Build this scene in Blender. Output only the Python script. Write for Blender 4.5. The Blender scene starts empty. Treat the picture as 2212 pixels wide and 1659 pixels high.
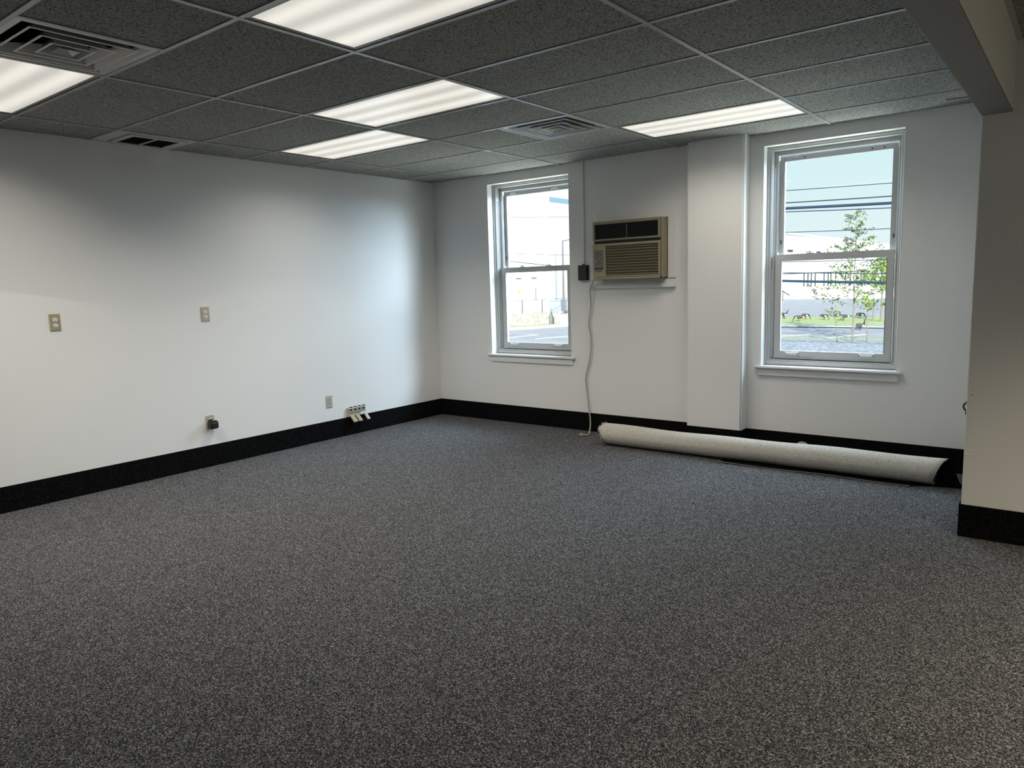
import bpy, bmesh, math, random
from mathutils import Vector, Matrix
random.seed(7)
S = bpy.context.scene
COL = S.collection
R = math.radians

# ------------------------------------------------------------------ camera
cd = bpy.data.cameras.new('camera'); cam = bpy.data.objects.new('camera', cd); COL.objects.link(cam)
cam.location = (1.595, -1.845, 1.439)
cam.rotation_euler = (R(82.263), R(1.699), R(37.903))
cd.sensor_width = 36.0; cd.lens = 1585.92 / 2212 * 36.0
cd.clip_start = 0.02; cd.clip_end = 600
S.camera = cam

# ------------------------------------------------------------------ light tuning
LAMP_W = 7.5            # ceiling fixtures
LAMP_COL = (1.0, 0.93, 0.82)
DAY_W = 430.0            # added lamp outside each window, in place of sky light
DAY_COL = (0.62, 0.80, 1.0)
GROUND_W = 140.0         # added lamps low outside the windows, in place of light off the ground
SUN_E = 9.0
S.view_settings.view_transform = 'Standard'
S.view_settings.look = 'None'
S.view_settings.exposure = 0.0
S.view_settings.gamma = 1.0
S.view_settings.use_curve_mapping = False

# ------------------------------------------------------------------ world: pale blue daylight sky
w = bpy.data.worlds.new('sky'); S.world = w; w.use_nodes = True
nt = w.node_tree; nt.nodes.clear()
out = nt.nodes.new('ShaderNodeOutputWorld'); bg = nt.nodes.new('ShaderNodeBackground')
tc = nt.nodes.new('ShaderNodeTexCoord'); sp = nt.nodes.new('ShaderNodeSeparateXYZ')
cr = nt.nodes.new('ShaderNodeValToRGB')
nt.links.new(tc.outputs['Generated'], sp.inputs[0]); nt.links.new(sp.outputs['Z'], cr.inputs[0])
cr.color_ramp.elements[0].position = 0.0; cr.color_ramp.elements[0].color = (0.86, 0.95, 0.98, 1)
cr.color_ramp.elements[1].position = 0.22; cr.color_ramp.elements[1].color = (0.60, 0.87, 0.92, 1)
e = cr.color_ramp.elements.new(1.0); e.color = (0.36, 0.62, 0.95, 1)
nt.links.new(cr.outputs[0], bg.inputs[0]); bg.inputs[1].default_value = 1.08
nt.links.new(bg.outputs[0], out.inputs[0])

# ------------------------------------------------------------------ sun (behind the building)
sd = bpy.data.lights.new('sun', 'SUN'); sun = bpy.data.objects.new('sun', sd); COL.objects.link(sun)
sd.energy = SUN_E; sd.angle = R(0.6); sd.color = (1.0, 0.96, 0.90)
sun.rotation_euler = Vector((-0.42, 0.84, -0.34)).to_track_quat('-Z', 'Y').to_euler()
sun.location = (20, -40, 30)

# ------------------------------------------------------------------ unseen lamps added outside the two windows for sky and ground light
WIN = [(-2.858, 'window_1'), (0.0025, 'window_2')]
for cx, nm in WIN:
    ld = bpy.data.lights.new('daylight_fill', 'AREA'); lo = bpy.data.objects.new('daylight_fill', ld); COL.objects.link(lo)
    ld.shape = 'RECTANGLE'; ld.size = 2.6; ld.size_y = 1.6
    ld.energy = DAY_W; ld.color = DAY_COL
    lo.location = (cx + 1.05, 5.85, 3.05)
    lo.rotation_euler = Vector((-0.42, -0.82, -0.40)).to_track_quat('-Z', 'Y').to_euler()

    ld = bpy.data.lights.new('ground_fill', 'AREA'); lo = bpy.data.objects.new('ground_fill', ld); COL.objects.link(lo)
    ld.shape = 'RECTANGLE'; ld.size = 2.2; ld.size_y = 1.0; ld.energy = GROUND_W; ld.color = (0.94, 1.0, 0.90)
    lo.location = (cx + (0.6 if cx > -1 else -0.2), 5.6, -0.3)
    lo.rotation_euler = Vector((-0.38 if cx > -1 else 0.22, -0.62, 0.72)).to_track_quat('-Z', 'Y').to_euler()

# ================================================================== helpers
def N(t, kind, **kw):
    n = t.nodes.new(kind)
    for k, v in kw.items():
        if k in n.inputs.keys() if hasattr(n.inputs, 'keys') else False: n.inputs[k].default_value = v
        else: setattr(n, k, v)
    return n
def mat(name, col, rough=0.6, metal=0.0, spec=0.5):
    m = bpy.data.materials.new(name); m.use_nodes = True
    b = m.node_tree.nodes['Principled BSDF']
    b.inputs['Base Color'].default_value = (*col, 1); b.inputs['Roughness'].default_value = rough
    b.inputs['Metallic'].default_value = metal; b.inputs['Specular IOR Level'].default_value = spec
    return m
def pos(t, mode='world', scale=None):
    if mode == 'world':
        o = t.nodes.new('ShaderNodeNewGeometry').outputs['Position']
    else:
        o = t.nodes.new('ShaderNodeTexCoord').outputs['Object']
    if scale:
        mp = t.nodes.new('ShaderNodeMapping'); mp.inputs['Scale'].default_value = scale
        t.links.new(o, mp.inputs[0]); o = mp.outputs[0]
    return o
def noise_ramp(m, scale, stops, detail=2, distort=0.0, bump=0.0, bdist=0.002, mode='world', vscale=None, rough=0.5):
    t = m.node_tree; b = t.nodes['Principled BSDF']
    n = t.nodes.new('ShaderNodeTexNoise'); n.inputs['Scale'].default_value = scale
    n.inputs['Detail'].default_value = detail; n.inputs['Distortion'].default_value = distort
    n.inputs['Roughness'].default_value = rough
    t.links.new(pos(t, mode, vscale), n.inputs['Vector'])
    r = t.nodes.new('ShaderNodeValToRGB'); els = r.color_ramp.elements
    els[0].position, els[0].color = stops[0][0], (*stops[0][1], 1)
    els[1].position, els[1].color = stops[-1][0], (*stops[-1][1], 1)
    for p_, c_ in stops[1:-1]:
        q = els.new(p_); q.color = (*c_, 1)
    t.links.new(n.outputs['Fac'], r.inputs[0]); t.links.new(r.outputs[0], b.inputs['Base Color'])
    if bump:
        bp = t.nodes.new('ShaderNodeBump'); bp.inputs['Strength'].default_value = bump; bp.inputs['Distance'].default_value = bdist
        t.links.new(n.outputs['Fac'], bp.inputs['Height']); t.links.new(bp.outputs[0], b.inputs['Normal'])
    return n, r
def add_bump(m, scale, strength, dist, mode='world'):
    t = m.node_tree; b = t.nodes['Principled BSDF']
    n = t.nodes.new('ShaderNodeTexNoise'); n.inputs['Scale'].default_value = scale; n.inputs['Detail'].default_value = 3
    t.links.new(pos(t, mode), n.inputs['Vector'])
    bp = t.nodes.new('ShaderNodeBump'); bp.inputs['Strength'].default_value = strength; bp.inputs['Distance'].default_value = dist
    t.links.new(n.outputs['Fac'], bp.inputs['Height']); t.links.new(bp.outputs[0], b.inputs['Normal'])

class MB:
    """collects faces; build() links them as one mesh object"""
    def __init__(s): s.v = []; s.f = []; s.m = []; s.sm = []
    def add(s, vs, fs, mi=0, smooth=False):
        o = len(s.v); s.v += [tuple(v) for v in vs]
        for f in fs: s.f.append(tuple(i + o for i in f)); s.m.append(mi); s.sm.append(smooth)
        return s
    def box(s, x0, x1, y0, y1, z0, z1, mi=0):
        v = [(x, y, z) for z in (z0, z1) for y in (y0, y1) for x in (x0, x1)]
        return s.add(v, [(0, 2, 3, 1), (4, 5, 7, 6), (0, 1, 5, 4), (2, 6, 7, 3), (0, 4, 6, 2), (1, 3, 7, 5)], mi)
    def bbox(s, x0, x1, y0, y1, z0, z1, b=0.003, mi=0, seg=1):
        bm = bmesh.new()
        bmesh.ops.create_cube(bm, size=1.0)
        for v in bm.verts:
            v.co = ((x0 + x1) / 2 + v.co.x * (x1 - x0), (y0 + y1) / 2 + v.co.y * (y1 - y0), (z0 + z1) / 2 + v.co.z * (z1 - z0))
        bmesh.ops.bevel(bm, geom=bm.edges[:], offset=b, segments=seg, affect='EDGES', clamp_overlap=True)
        bm.verts.index_update()
        o_ = len(s.v); s.v += [v.co[:] for v in bm.verts]
        for f in bm.faces:
            s.f.append(tuple(v.index + o_ for v in f.verts)); s.m.append(mi); s.sm.append(seg > 1 and max(abs(c) for c in f.normal) < .999)
        bm.free()
        return s
    def tube(s, pts, r, n=8, mi=0, caps=True):
        pts = [Vector(p) for p in pts]; k = len(pts)
        rr = r if isinstance(r, (list, tuple)) else [r] * k
        vs = []; up = None
        for i, p in enumerate(pts):
            d = (pts[min(i + 1, k - 1)] - pts[max(i - 1, 0)]).normalized()
            if up is None:
                up = d.orthogonal().normalized()
            up = (up - d * up.dot(d)).normalized(); side = d.cross(up)
            for j in range(n):
                a = 2 * math.pi * j / n
                vs.append(p + (up * math.cos(a) + side * math.sin(a)) * rr[i])
        fs = [(i * n + j, i * n + (j + 1) % n, (i + 1) * n + (j + 1) % n, (i + 1) * n + j) for i in range(k - 1) for j in range(n)]
        s.add(vs, fs, mi, True)
        if caps:
            s.add([vs[j] for j in range(n)], [tuple(range(n))[::-1]], mi)
            s.add([vs[(k - 1) * n + j] for j in range(n)], [tuple(range(n))], mi)
        return s
    def disc(s, c, axis, r, h, n=20, mi=0, rx=1.0):
        """short cylinder: base centre c, along axis, radius r, height h"""
        c = Vector(c); a = Vector(axis).normalized()
        u = Vector((0, 0, 1)) if abs(a.z) < .9 else Vector((1, 0, 0)); u = (u - a * u.dot(a)).normalized(); w_ = a.cross(u)
        ring = [u * math.cos(2 * math.pi * j / n) * r + w_ * math.sin(2 * math.pi * j / n) * r * rx for j in range(n)]
        vs = [c + q for q in ring] + [c + a * h + q for q in ring]
        s.add(vs, [(j, (j + 1) % n, n + (j + 1) % n, n + j) for j in range(n)], mi, True)
        s.add(vs[:n], [tuple(range(n))[::-1]], mi); s.add(vs[n:], [tuple(range(n))], mi)
        return s
    def prism(s, poly, fn, mi=0):
        """poly: list of 2D points; fn(p,0/1) -> 3D"""
        n = len(poly); a = [fn(p_, 0) for p_ in poly]; b = [fn(p_, 1) for p_ in poly]
        s.add(a + b, [(j, (j + 1) % n, n + (j + 1) % n, n + j) for j in range(n)] + [tuple(range(n))[::-1], tuple(range(n, 2 * n))], mi)
        return s
    def mesh(s, name, mats, origin=(0, 0, 0)):
        me = bpy.data.meshes.new(name)
        ox, oy, oz = origin
        me.from_pydata([(x - ox, y - oy, z - oz) for x, y, z in s.v], [], s.f)
        for m_ in (mats if isinstance(mats, (list, tuple)) else [mats]): me.materials.append(m_)
        me.polygons.foreach_set('material_index', s.m); me.polygons.foreach_set('use_smooth', s.sm)
        me.update()
        bm = bmesh.new(); bm.from_mesh(me); bmesh.ops.recalc_face_normals(bm, faces=bm.faces[:]); bm.to_mesh(me); bm.free()
        return me
    def build(s, name, mats, parent=None, origin=None, loc=None):
        if origin is None: origin = tuple(parent.get('org', (0, 0, 0))) if parent else (0, 0, 0)
        o = bpy.data.objects.new(name, s.mesh(name, mats, origin)); COL.objects.link(o)
        if parent: o.parent = parent
        else: o.location = origin
        if loc: o.location = loc
        o['org'] = origin
        return o
def empty(name, org):
    o = bpy.data.objects.new(name, None); COL.objects.link(o); o.location = org; o['org'] = tuple(org); o.empty_display_size = 0.05
    return o
def tag(o, label=None, cat=None, group=None, kind=None):
    if label: o['label'] = label
    if cat: o['category'] = cat
    if group: o['group'] = group
    if kind: o['kind'] = kind
    return o
def struct(o): o['kind'] = 'structure'; return o
def copy_tree(o, parent=None):
    c = o.copy(); COL.objects.link(c); c.parent = parent
    for ch in [q for q in bpy.data.objects if q.parent == o]: copy_tree(ch, c)
    return c
def Bx(*a): return MB().box(*a)

# ================================================================== materials
M = {}
M['wall'] = mat('wall_paint', (0.84, 0.84, 0.825), 0.55, spec=0.3)
add_bump(M['wall'], 180, 0.10, 0.002)
M['beam'] = M['wall']
M['soffit'] = mat('grey_beam_underside', (0.26, 0.255, 0.245), 0.6, spec=0.3)  # darker grey, only on the underside of the beam
M['white'] = mat('white_trim_paint', (0.80, 0.80, 0.79), 0.35)
M['sash'] = mat('white_vinyl', (0.52, 0.52, 0.51), 0.4)
add_bump(M['sash'], 40, 0.05, 0.002)
M['gasket'] = mat('dark_gasket', (0.05, 0.05, 0.05), 0.7)
M['tile'] = mat('fissured_ceiling_tile', (0.7, 0.7, 0.68), 0.95, spec=0.1)
noise_ramp(M['tile'], 120, [(0.40, (0.06, 0.06, 0.055)), (0.485, (0.34, 0.34, 0.32)), (0.60, (0.42, 0.42, 0.395))], detail=2, distort=1.6, bump=0.6, bdist=0.004)
M['tee'] = mat('grey_painted_tee', (0.40, 0.40, 0.39), 0.25)
M['plenum'] = mat('dark_plenum', (0.03, 0.03, 0.03), 0.9)
M['vent'] = mat('enamelled_metal', (0.56, 0.56, 0.545), 0.18, metal=0.1)
M['duct'] = mat('dark_duct', (0.012, 0.012, 0.012), 0.8)
M['troffer'] = mat('fixture_door_frame', (0.22, 0.22, 0.215), 0.3)
# carpet: salt and pepper loop pile
m = mat('charcoal_carpet', (0.07, 0.07, 0.075), 0.95, spec=0.1); M['carpet'] = m
t = m.node_tree
n1 = t.nodes.new('ShaderNodeTexVoronoi'); n1.inputs['Scale'].default_value = 270
t.links.new(pos(t), n1.inputs['Vector'])
sc_ = t.nodes.new('ShaderNodeSeparateColor'); t.links.new(n1.outputs['Color'], sc_.inputs[0])
r1 = t.nodes.new('ShaderNodeValToRGB'); els = r1.color_ramp.elements
for p_, c_ in ((0.0, (0.010, 0.010, 0.011)), (0.35, (0.040, 0.040, 0.043)), (0.75, (0.125, 0.126, 0.131)), (1.0, (0.36, 0.36, 0.37))):
    q = els[0] if p_ == 0.0 else (els[-1] if p_ == 1.0 else els.new(p_)); q.position = p_; q.color = (*c_, 1)
t.links.new(sc_.outputs[0], r1.inputs[0])
bp = t.nodes.new('ShaderNodeBump'); bp.inputs['Strength'].default_value = 0.5; bp.inputs['Distance'].default_value = 0.003
t.links.new(sc_.outputs[1], bp.inputs['Height']); t.links.new(bp.outputs[0], t.nodes['Principled BSDF'].inputs['Normal'])
t = m.node_tree
n2 = t.nodes.new('ShaderNodeTexNoise'); n2.inputs['Scale'].default_value = 9; n2.inputs['Detail'].default_value = 4
t.links.new(pos(t, 'world', (1, 2.5, 1)), n2.inputs['Vector'])
r2 = t.nodes.new('ShaderNodeValToRGB'); r2.color_ramp.elements[0].color = (0.93, 0.93, 0.93, 1); r2.color_ramp.elements[1].color = (1.06, 1.06, 1.06, 1)
r2.color_ramp.elements[0].position = 0.3; r2.color_ramp.elements[1].position = 0.7
mx = t.nodes.new('ShaderNodeMix'); mx.data_type = 'RGBA'; mx.blend_type = 'MULTIPLY'; mx.inputs[0].default_value = 1.0
t.links.new(n2.outputs['Fac'], r2.inputs[0]); t.links.new(r1.outputs[0], mx.inputs[6]); t.links.new(r2.outputs[0], mx.inputs[7])
t.links.new(mx.outputs[2], t.nodes['Principled BSDF'].inputs['Base Color'])
M['carpet_base'] = mat('black_carpet_strip', (0.012, 0.012, 0.013), 0.95, spec=0.05)
noise_ramp(M['carpet_base'], 260, [(0.40, (0.0015, 0.0015, 0.0015)), (0.55, (0.005, 0.005, 0.0055)), (0.72, (0.03, 0.03, 0.032))], detail=2, bump=0.5, bdist=0.004)
M['backing'] = mat('carpet_backing', (0.6, 0.58, 0.52), 0.95, spec=0.1)
noise_ramp(M['backing'], 150, [(0.3, (0.34, 0.32, 0.27)), (0.5, (0.58, 0.56, 0.50)), (0.7, (0.70, 0.68, 0.62))], detail=4, bump=0.4, bdist=0.003)
M['pile'] = mat('black_carpet_pile', (0.006, 0.006, 0.007), 1.0, spec=0.02)
M['fray'] = mat('frayed_grey_yarn', (0.42, 0.43, 0.45), 0.9)
M['black'] = mat('black_plastic', (0.008, 0.008, 0.008), 0.45)
M['tan'] = mat('tan_cover_plate', (0.36, 0.31, 0.20), 0.45)
M['tan2'] = mat('ivory_cover_plate', (0.47, 0.43, 0.33), 0.45)
M['grey_plate'] = mat('putty_grey_plate', (0.47, 0.46, 0.40), 0.45)
M['recept'] = mat('white_receptacle', (0.80, 0.79, 0.74), 0.35)
M['slot'] = mat('slot_shadow', (0.01, 0.01, 0.01), 0.8)
M['brass'] = mat('screw_metal', (0.30, 0.27, 0.20), 0.4, metal=0.6)
M['ac'] = mat('beige_appliance_plastic', (0.28, 0.245, 0.16), 0.5)
M['ac_lt'] = mat('pale_beige_plastic', (0.34, 0.305, 0.21), 0.45)
M['ac_dk'] = mat('brown_filter_mesh', (0.085, 0.07, 0.04), 0.8)
noise_ramp(M['ac_dk'], 500, [(0.4, (0.09, 0.075, 0.042)), (0.6, (0.17, 0.14, 0.08))])
M['ac_black'] = mat('black_grille', (0.006, 0.006, 0.006), 0.6)
M['ac_panel'] = mat('grey_control_panel', (0.16, 0.16, 0.14), 0.4)
M['cord'] = mat('beige_power_cord', (0.45, 0.41, 0.33), 0.5)
M['metal'] = mat('bright_prong_metal', (0.6, 0.55, 0.4), 0.3, metal=1.0)
M['rubber'] = mat('black_rubber', (0.006, 0.006, 0.006), 0.6)
M['scuff'] = mat('brown_scuff', (0.10, 0.08, 0.06), 0.9)
# glass: thin clear pane
m = bpy.data.materials.new('window_glass'); m.use_nodes = True; M['glass'] = m
t = m.node_tree; t.nodes.clear()
o_ = t.nodes.new('ShaderNodeOutputMaterial'); tr = t.nodes.new('ShaderNodeBsdfTransparent'); gl = t.nodes.new('ShaderNodeBsdfGlossy'); ms = t.nodes.new('ShaderNodeMixShader')
tr.inputs[0].default_value = (0.97, 0.985, 0.98, 1); gl.inputs['Roughness'].default_value = 0.02; ms.inputs[0].default_value = 0.035
t.links.new(tr.outputs[0], ms.inputs[1]); t.links.new(gl.outputs[0], ms.inputs[2]); t.links.new(ms.outputs[0], o_.inputs[0])
# lit prismatic lens with the three tubes showing through
m = bpy.data.materials.new('lit_prismatic_lens'); m.use_nodes = True; M['lens'] = m
t = m.node_tree; b = t.nodes['Principled BSDF']; b.inputs['Base Color'].default_value = (0.5, 0.5, 0.48, 1); b.inputs['Roughness'].default_value = 0.3
tcn = t.nodes.new('ShaderNodeTexCoord'); sx = t.nodes.new('ShaderNodeSeparateXYZ'); t.links.new(tcn.outputs['Object'], sx.inputs[0])
def mth(op, a, b_=None):
    n = t.nodes.new('ShaderNodeMath'); n.operation = op
    for i, q in enumerate((a, b_)):
        if q is None: continue
        if isinstance(q, (int, float)): n.inputs[i].default_value = q
        else: t.links.new(q, n.inputs[i])
    return n.outputs[0]
tube_ = mth('COSINE', mth('MULTIPLY', sx.outputs['Y'], 2 * math.pi / 0.185))           # tubes at y = 0, +-0.185
rib = mth('SINE', mth('MULTIPLY', mth('ADD', sx.outputs['X'], mth('MULTIPLY', sx.outputs['Y'], 0.0)), 2 * math.pi / 0.0095))
rib2 = mth('SINE', mth('MULTIPLY', sx.outputs['Y'], 2 * math.pi / 0.0095))
st = mth('ADD', mth('ADD', 0.64, mth('MULTIPLY', tube_, 0.14)), mth('ADD', mth('MULTIPLY', rib, 0.05), mth('MULTIPLY', rib2, 0.03)))
b.inputs['Emission Color'].default_value = (1.0, 0.955, 0.86, 1)
t.links.new(st, b.inputs['Emission Strength'])

# exterior materials
M['asphalt'] = mat('sunlit_asphalt', (0.33, 0.32, 0.35), 0.9); noise_ramp(M['asphalt'], 0.6, [(0.3, (0.36, 0.35, 0.38)), (0.7, (0.46, 0.45, 0.48))], detail=6)
M['concrete'] = mat('pale_concrete', (0.85, 0.84, 0.82), 0.9)
M['grass'] = mat('lawn', (0.30, 0.36, 0.14), 0.95); noise_ramp(M['grass'], 3.0, [(0.3, (0.36, 0.42, 0.16)), (0.7, (0.52, 0.56, 0.28))], detail=6)
M['mulch'] = mat('wood_mulch', (0.3, 0.3, 0.34), 0.95); noise_ramp(M['mulch'], 6.0, [(0.36, (0.27, 0.28, 0.33)), (0.55, (0.46, 0.48, 0.54)), (0.70, (0.66, 0.66, 0.70))], detail=5, bump=0.6, bdist=0.1)
M['bldg'] = mat('white_metal_cladding', (0.88, 0.88, 0.87), 0.6)
M['blue'] = mat('blue_fascia', (0.22, 0.36, 0.47), 0.5)
M['door_ext'] = mat('pale_grey_door', (0.50, 0.51, 0.53), 0.6)
M['wire'] = mat('dark_blue_wire', (0.012, 0.035, 0.075), 0.7)
M['pole'] = mat('weathered_wood', (0.2, 0.15, 0.1), 0.9)
M['galv'] = mat('galvanised_steel', (0.13, 0.135, 0.14), 0.5)
M['stone'] = mat('pale_rubble_stone', (0.6, 0.58, 0.5), 0.95)
M['bark'] = mat('sapling_bark', (0.22, 0.20, 0.17), 0.9)
M['leaf'] = mat('yellow_green_leaf', (0.26, 0.40, 0.035), 0.7)
M['leaf_dk'] = mat('grey_green_leaf', (0.10, 0.14, 0.09), 0.8)
M['goose_b'] = mat('brown_goose_feathers', (0.085, 0.072, 0.06), 0.9)
M['goose_n'] = mat('black_goose_neck', (0.010, 0.010, 0.010), 0.8)
M['goose_w'] = mat('white_goose_feathers', (0.75, 0.73, 0.68), 0.9)
M['railing'] = mat('dark_railing_paint', (0.03, 0.035, 0.045), 0.6)
M['util'] = mat('blue_grey_cabinet', (0.30, 0.36, 0.46), 0.5)
M['yellow'] = mat('yellow_notice', (0.7, 0.62, 0.05), 0.6)
M['white_line'] = mat('road_paint', (0.9, 0.9, 0.9), 0.8)

# ================================================================== room dimensions
XL, YF, XB, YP, ZC = -4.131, 4.145, 1.115, 2.70, 2.552
XE, YB = 4.60, -4.40
WO = 4.40                         # outer face of far wall
F6 = 0.6096; F12 = 1.2192
HW = 0.50                         # half window width
WZ0, WZ1 = 0.715, 2.46

# floor
struct(MB().box(XL - .2, XE + .2, YB - .2, WO, -0.12, 0.0).build('floor', M['carpet']))
# far wall with openings
xs = [XL - .25, WIN[0][0] - HW, WIN[0][0] + HW, -2.03, -1.325, WIN[1][0] - HW, WIN[1][0] + HW, XB + .02]
zs = [-0.1, WZ0, 1.455, 1.98, WZ1, 2.80]
holes = [(xs[1], xs[2], WZ0, WZ1), (xs[3], xs[4], 1.455, 1.98), (xs[5], xs[6], WZ0, WZ1)]
mb = MB()
ny = [YF, WO]
def inside(xa, za):
    return any(h[0] < xa < h[1] and h[2] < za < h[3] for h in holes)
nx, nz = len(xs) - 1, len(zs) - 1
for i in range(nx):
    for j in range(nz):
        if inside((xs[i] + xs[i + 1]) / 2, (zs[j] + zs[j + 1]) / 2): continue
        for y in ny:
            mb.add([(xs[i], y, zs[j]), (xs[i + 1], y, zs[j]), (xs[i + 1], y, zs[j + 1]), (xs[i], y, zs[j + 1])], [(0, 1, 2, 3)])
for h in holes + [(xs[0], xs[-1], zs[0], zs[-1])]:
    q = [(h[0], h[2]), (h[1], h[2]), (h[1], h[3]), (h[0], h[3])]
    for k in range(4):
        a, c = q[k], q[(k + 1) % 4]
        mb.add([(a[0], YF, a[1]), (c[0], YF, c[1]), (c[0], WO, c[1]), (a[0], WO, a[1])], [(0, 1, 2, 3)])
wf = mb.build('wall_far', M['wall'])
bm = bmesh.new(); bm.from_mesh(wf.data); bmesh.ops.remove_doubles(bm, verts=bm.verts[:], dist=1e-5); bmesh.ops.recalc_face_normals(bm, faces=bm.faces[:]); bm.to_mesh(wf.data); bm.free()
struct(wf)
# other walls
struct(MB().box(XL - .25, XL, YB - .25, YF, -0.1, 2.80).build('wall_left', M['wall']))
struct(MB().box(XL - .25, XE + .25, YB - .25, YB, -0.1, 2.80).build('wall_back', M['wall']))
struct(MB().box(XE, XE + .25, YB, YP, -0.1, 2.80).build('wall_east', M['wall']))
wr = struct(MB().bbox(XB, XE + .25, YP, WO, -0.1, 2.80, 0.004).build('wall_right', M['wall']))
MB().tube([(1.137, YP - .0002, 0.789), (1.138, YP - .0004, 0.778)], [0.0008, 0.0016], 6).build('nick', M['scuff'], wr)
MB().bbox(XB + .002, XB + .06, YP - .0015, YP + .002, 0.452, 0.458, 0.001).build('paint_ridge', M['wall'], wr)
# column (pilaster)
struct(MB().bbox(-1.095, -0.612, 4.02, YF + .01, 0.0, 2.60, 0.012, seg=3).build('wall_column', M['wall']))
# dropped beam
bmo = struct(MB().bbox(XB, 1.245, YB, YP + .01, 2.222, 2.70, 0.004).build('trim_1', M['beam']))
MB().bbox(XB - .001, 1.246, YB, YP - .0005, 2.216, 2.224, 0.002).build('beam_underside', M['soffit'], bmo)  # thin plate that makes the underside darker than the beam's sides
# building above and below the room
struct(MB().box(-16, 16, -12, WO, 2.81, 9.2).build('wall_upper', M['bldg']))
struct(MB().box(-16, 16, -12, WO, -2.4, -0.13).build('wall_foundation', M['bldg']))
# baseboards (strips of black carpet)
T = 0.010; HB = 0.180
def base(name, x0, x1, y0, y1):
    o = MB().bbox(x0, x1, y0, y1, 0.0, HB, 0.003).build(name, M['carpet_base']); return struct(o)
base('baseboard_left', XL, XL + T, YB, YF - T)
base('baseboard_far', XL, -1.095 - T, YF - T, YF)
base('baseboard_window', -0.612 + T, XB - T, YF - T, YF)
cb = MB().bbox(-1.095 - T, -0.612 + T, 4.02 - T, 4.02, 0, HB, 0.003).box(-1.095 - T, -1.095, 4.02, YF, 0, HB).box(-0.612, -0.612 + T, 4.02, YF, 0, HB)
struct(cb.build('baseboard_column', M['carpet_base']))
cb = MB().bbox(XB - T, XE, YP - T, YP, 0, HB, 0.003).box(XB - T, XB, YP, YF, 0, HB)
struct(cb.build('baseboard_right', M['carpet_base']))
base('baseboard_east', XE - T, XE, YB, YP - T); base('baseboard_back', XL + T, XE - T, YB, YB + T)

# ================================================================== ceiling: slab, tiles, tees
ceil = struct(MB().box(XL - .25, XE + .25, YB - .25, WO, 2.70, 2.80).build('ceiling', M['plenum']))
LIGHTS = [(0, 0), (1, 2), (2, 3), (2, -1), (0, 5)]     # (column from A0 leftwards, row k)
XA = [0.0, -F12, -2 * F12, -3 * F12]
TB = ZC + 0.004; TT = 0.016; TW = 0.012
tile_mesh = {}
def tile(x0, x1, y0, y1):
    g = 0.004
    sx_, sy_ = round(x1 - x0 - 2 * g, 4), round(y1 - y0 - 2 * g, 4)
    if (sx_, sy_) not in tile_mesh:
        tile_mesh[(sx_, sy_)] = MB().bbox(-sx_ / 2, sx_ / 2, -sy_ / 2, sy_ / 2, 0, TT, 0.002).mesh('ceiling_tile', M['tile'])
    o = bpy.data.objects.new('ceiling_tile', tile_mesh[(sx_, sy_)]); COL.objects.link(o); o.parent = ceil
    o.location = ((x0 + x1) / 2, (y0 + y1) / 2, TB)
def tee_x(x0, x1, y):    # cross tee along x
    MB().box(x0 + TW, x1 - TW, y - TW, y + TW, ZC - .0005, ZC + .0025).box(x0 + TW, x1 - TW, y - .002, y + .002, ZC + .0025, ZC + .035).build('cross_tee', M['tee'], ceil)
def tee_y(x, y0, y1, nm='main_tee'):
    MB().box(x - TW, x + TW, y0, y1, ZC - .0015, ZC + .0025).box(x - .002, x + .002, y0, y1, ZC + .0025, ZC + .04).build(nm, M['tee'], ceil)
cols = [(0.0, XB, 'R'), (-F12, 0.0, 0), (-2 * F12, -F12, 1), (-3 * F12, -2 * F12, 2), (XL, -3 * F12, 'L')]
KMIN = -7
for x in XA: tee_y(x, YB, YF - .006)
for x0, x1, c in cols:
    for k in range(KMIN, 7):
        y0, y1 = k * F6, min((k + 1) * F6, YF - .004)
        tee_x(x0, x1, y0)
        if (c, k) in LIGHTS: continue
        if c == 'L' and k == 1: continue                    # return register panel
        if c == 1 and k in (-1, 4):
            xm = -1.5 * F12
            tee_y(xm, y0 + TW, y1 - TW, 'cross_tee')
            if k == -1: tile(xm, x1, y0, y1)
            else: tile(x0, xm, y0, y1)
            continue
        xa = x0 + (.005 if c == 'L' else 0); tile(xa, x1 - (0.0 if c != 'R' else .002), y0, y1)
# ceiling on the far side of the beam
xr = [1.245, 2 * F12, 3 * F12, XE]
for x in xr[1:3]: tee_y(x, YB, YP - .006)
MB().box(1.245, 1.270, YB, YP, ZC - .001, ZC + .003).build('wall_angle', M['tee'], ceil)
MB().box(1.270, XE, YP - .022, YP, ZC - .001, ZC + .003).build('wall_angle', M['tee'], ceil)
for i in range(3):
    for k in range(KMIN, 5):
        y0, y1 = k * F6, min((k + 1) * F6, YP - .002)
        tee_x(xr[i], xr[i + 1], y0)
        if i == 1 and k in (1, -5): continue
        tile(xr[i], xr[i + 1], y0, y1)
# jagged dark tear in the last tile by the beam
mb = MB(); pr = [(0.78, 3.898, .004), (0.81, 3.903, .011), (0.84, 3.902, .007), (0.87, 3.908, .009), (0.91, 3.910, .006), (1.00, 3.914, .008), (1.10, 3.918, .006)]
v = [(x, y - wd, TB - .001) for x, y, wd in pr] + [(x, y + wd, TB - .001) for x, y, wd in pr]
v += [(x, y, z - .0015) for x, y, z in v]
n = len(pr)
fs = []
for i in range(n - 1): fs += [(i, i + 1, n + i + 1, n + i), (2 * n + i, 3 * n + i, 3 * n + i + 1, 2 * n + i + 1), (i, 2 * n + i, 2 * n + i + 1, i + 1), (n + i, n + i + 1, 3 * n + i + 1, 3 * n + i)]
mb.add(v, fs); mb.build('tear', M['slot'], ceil)

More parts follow.
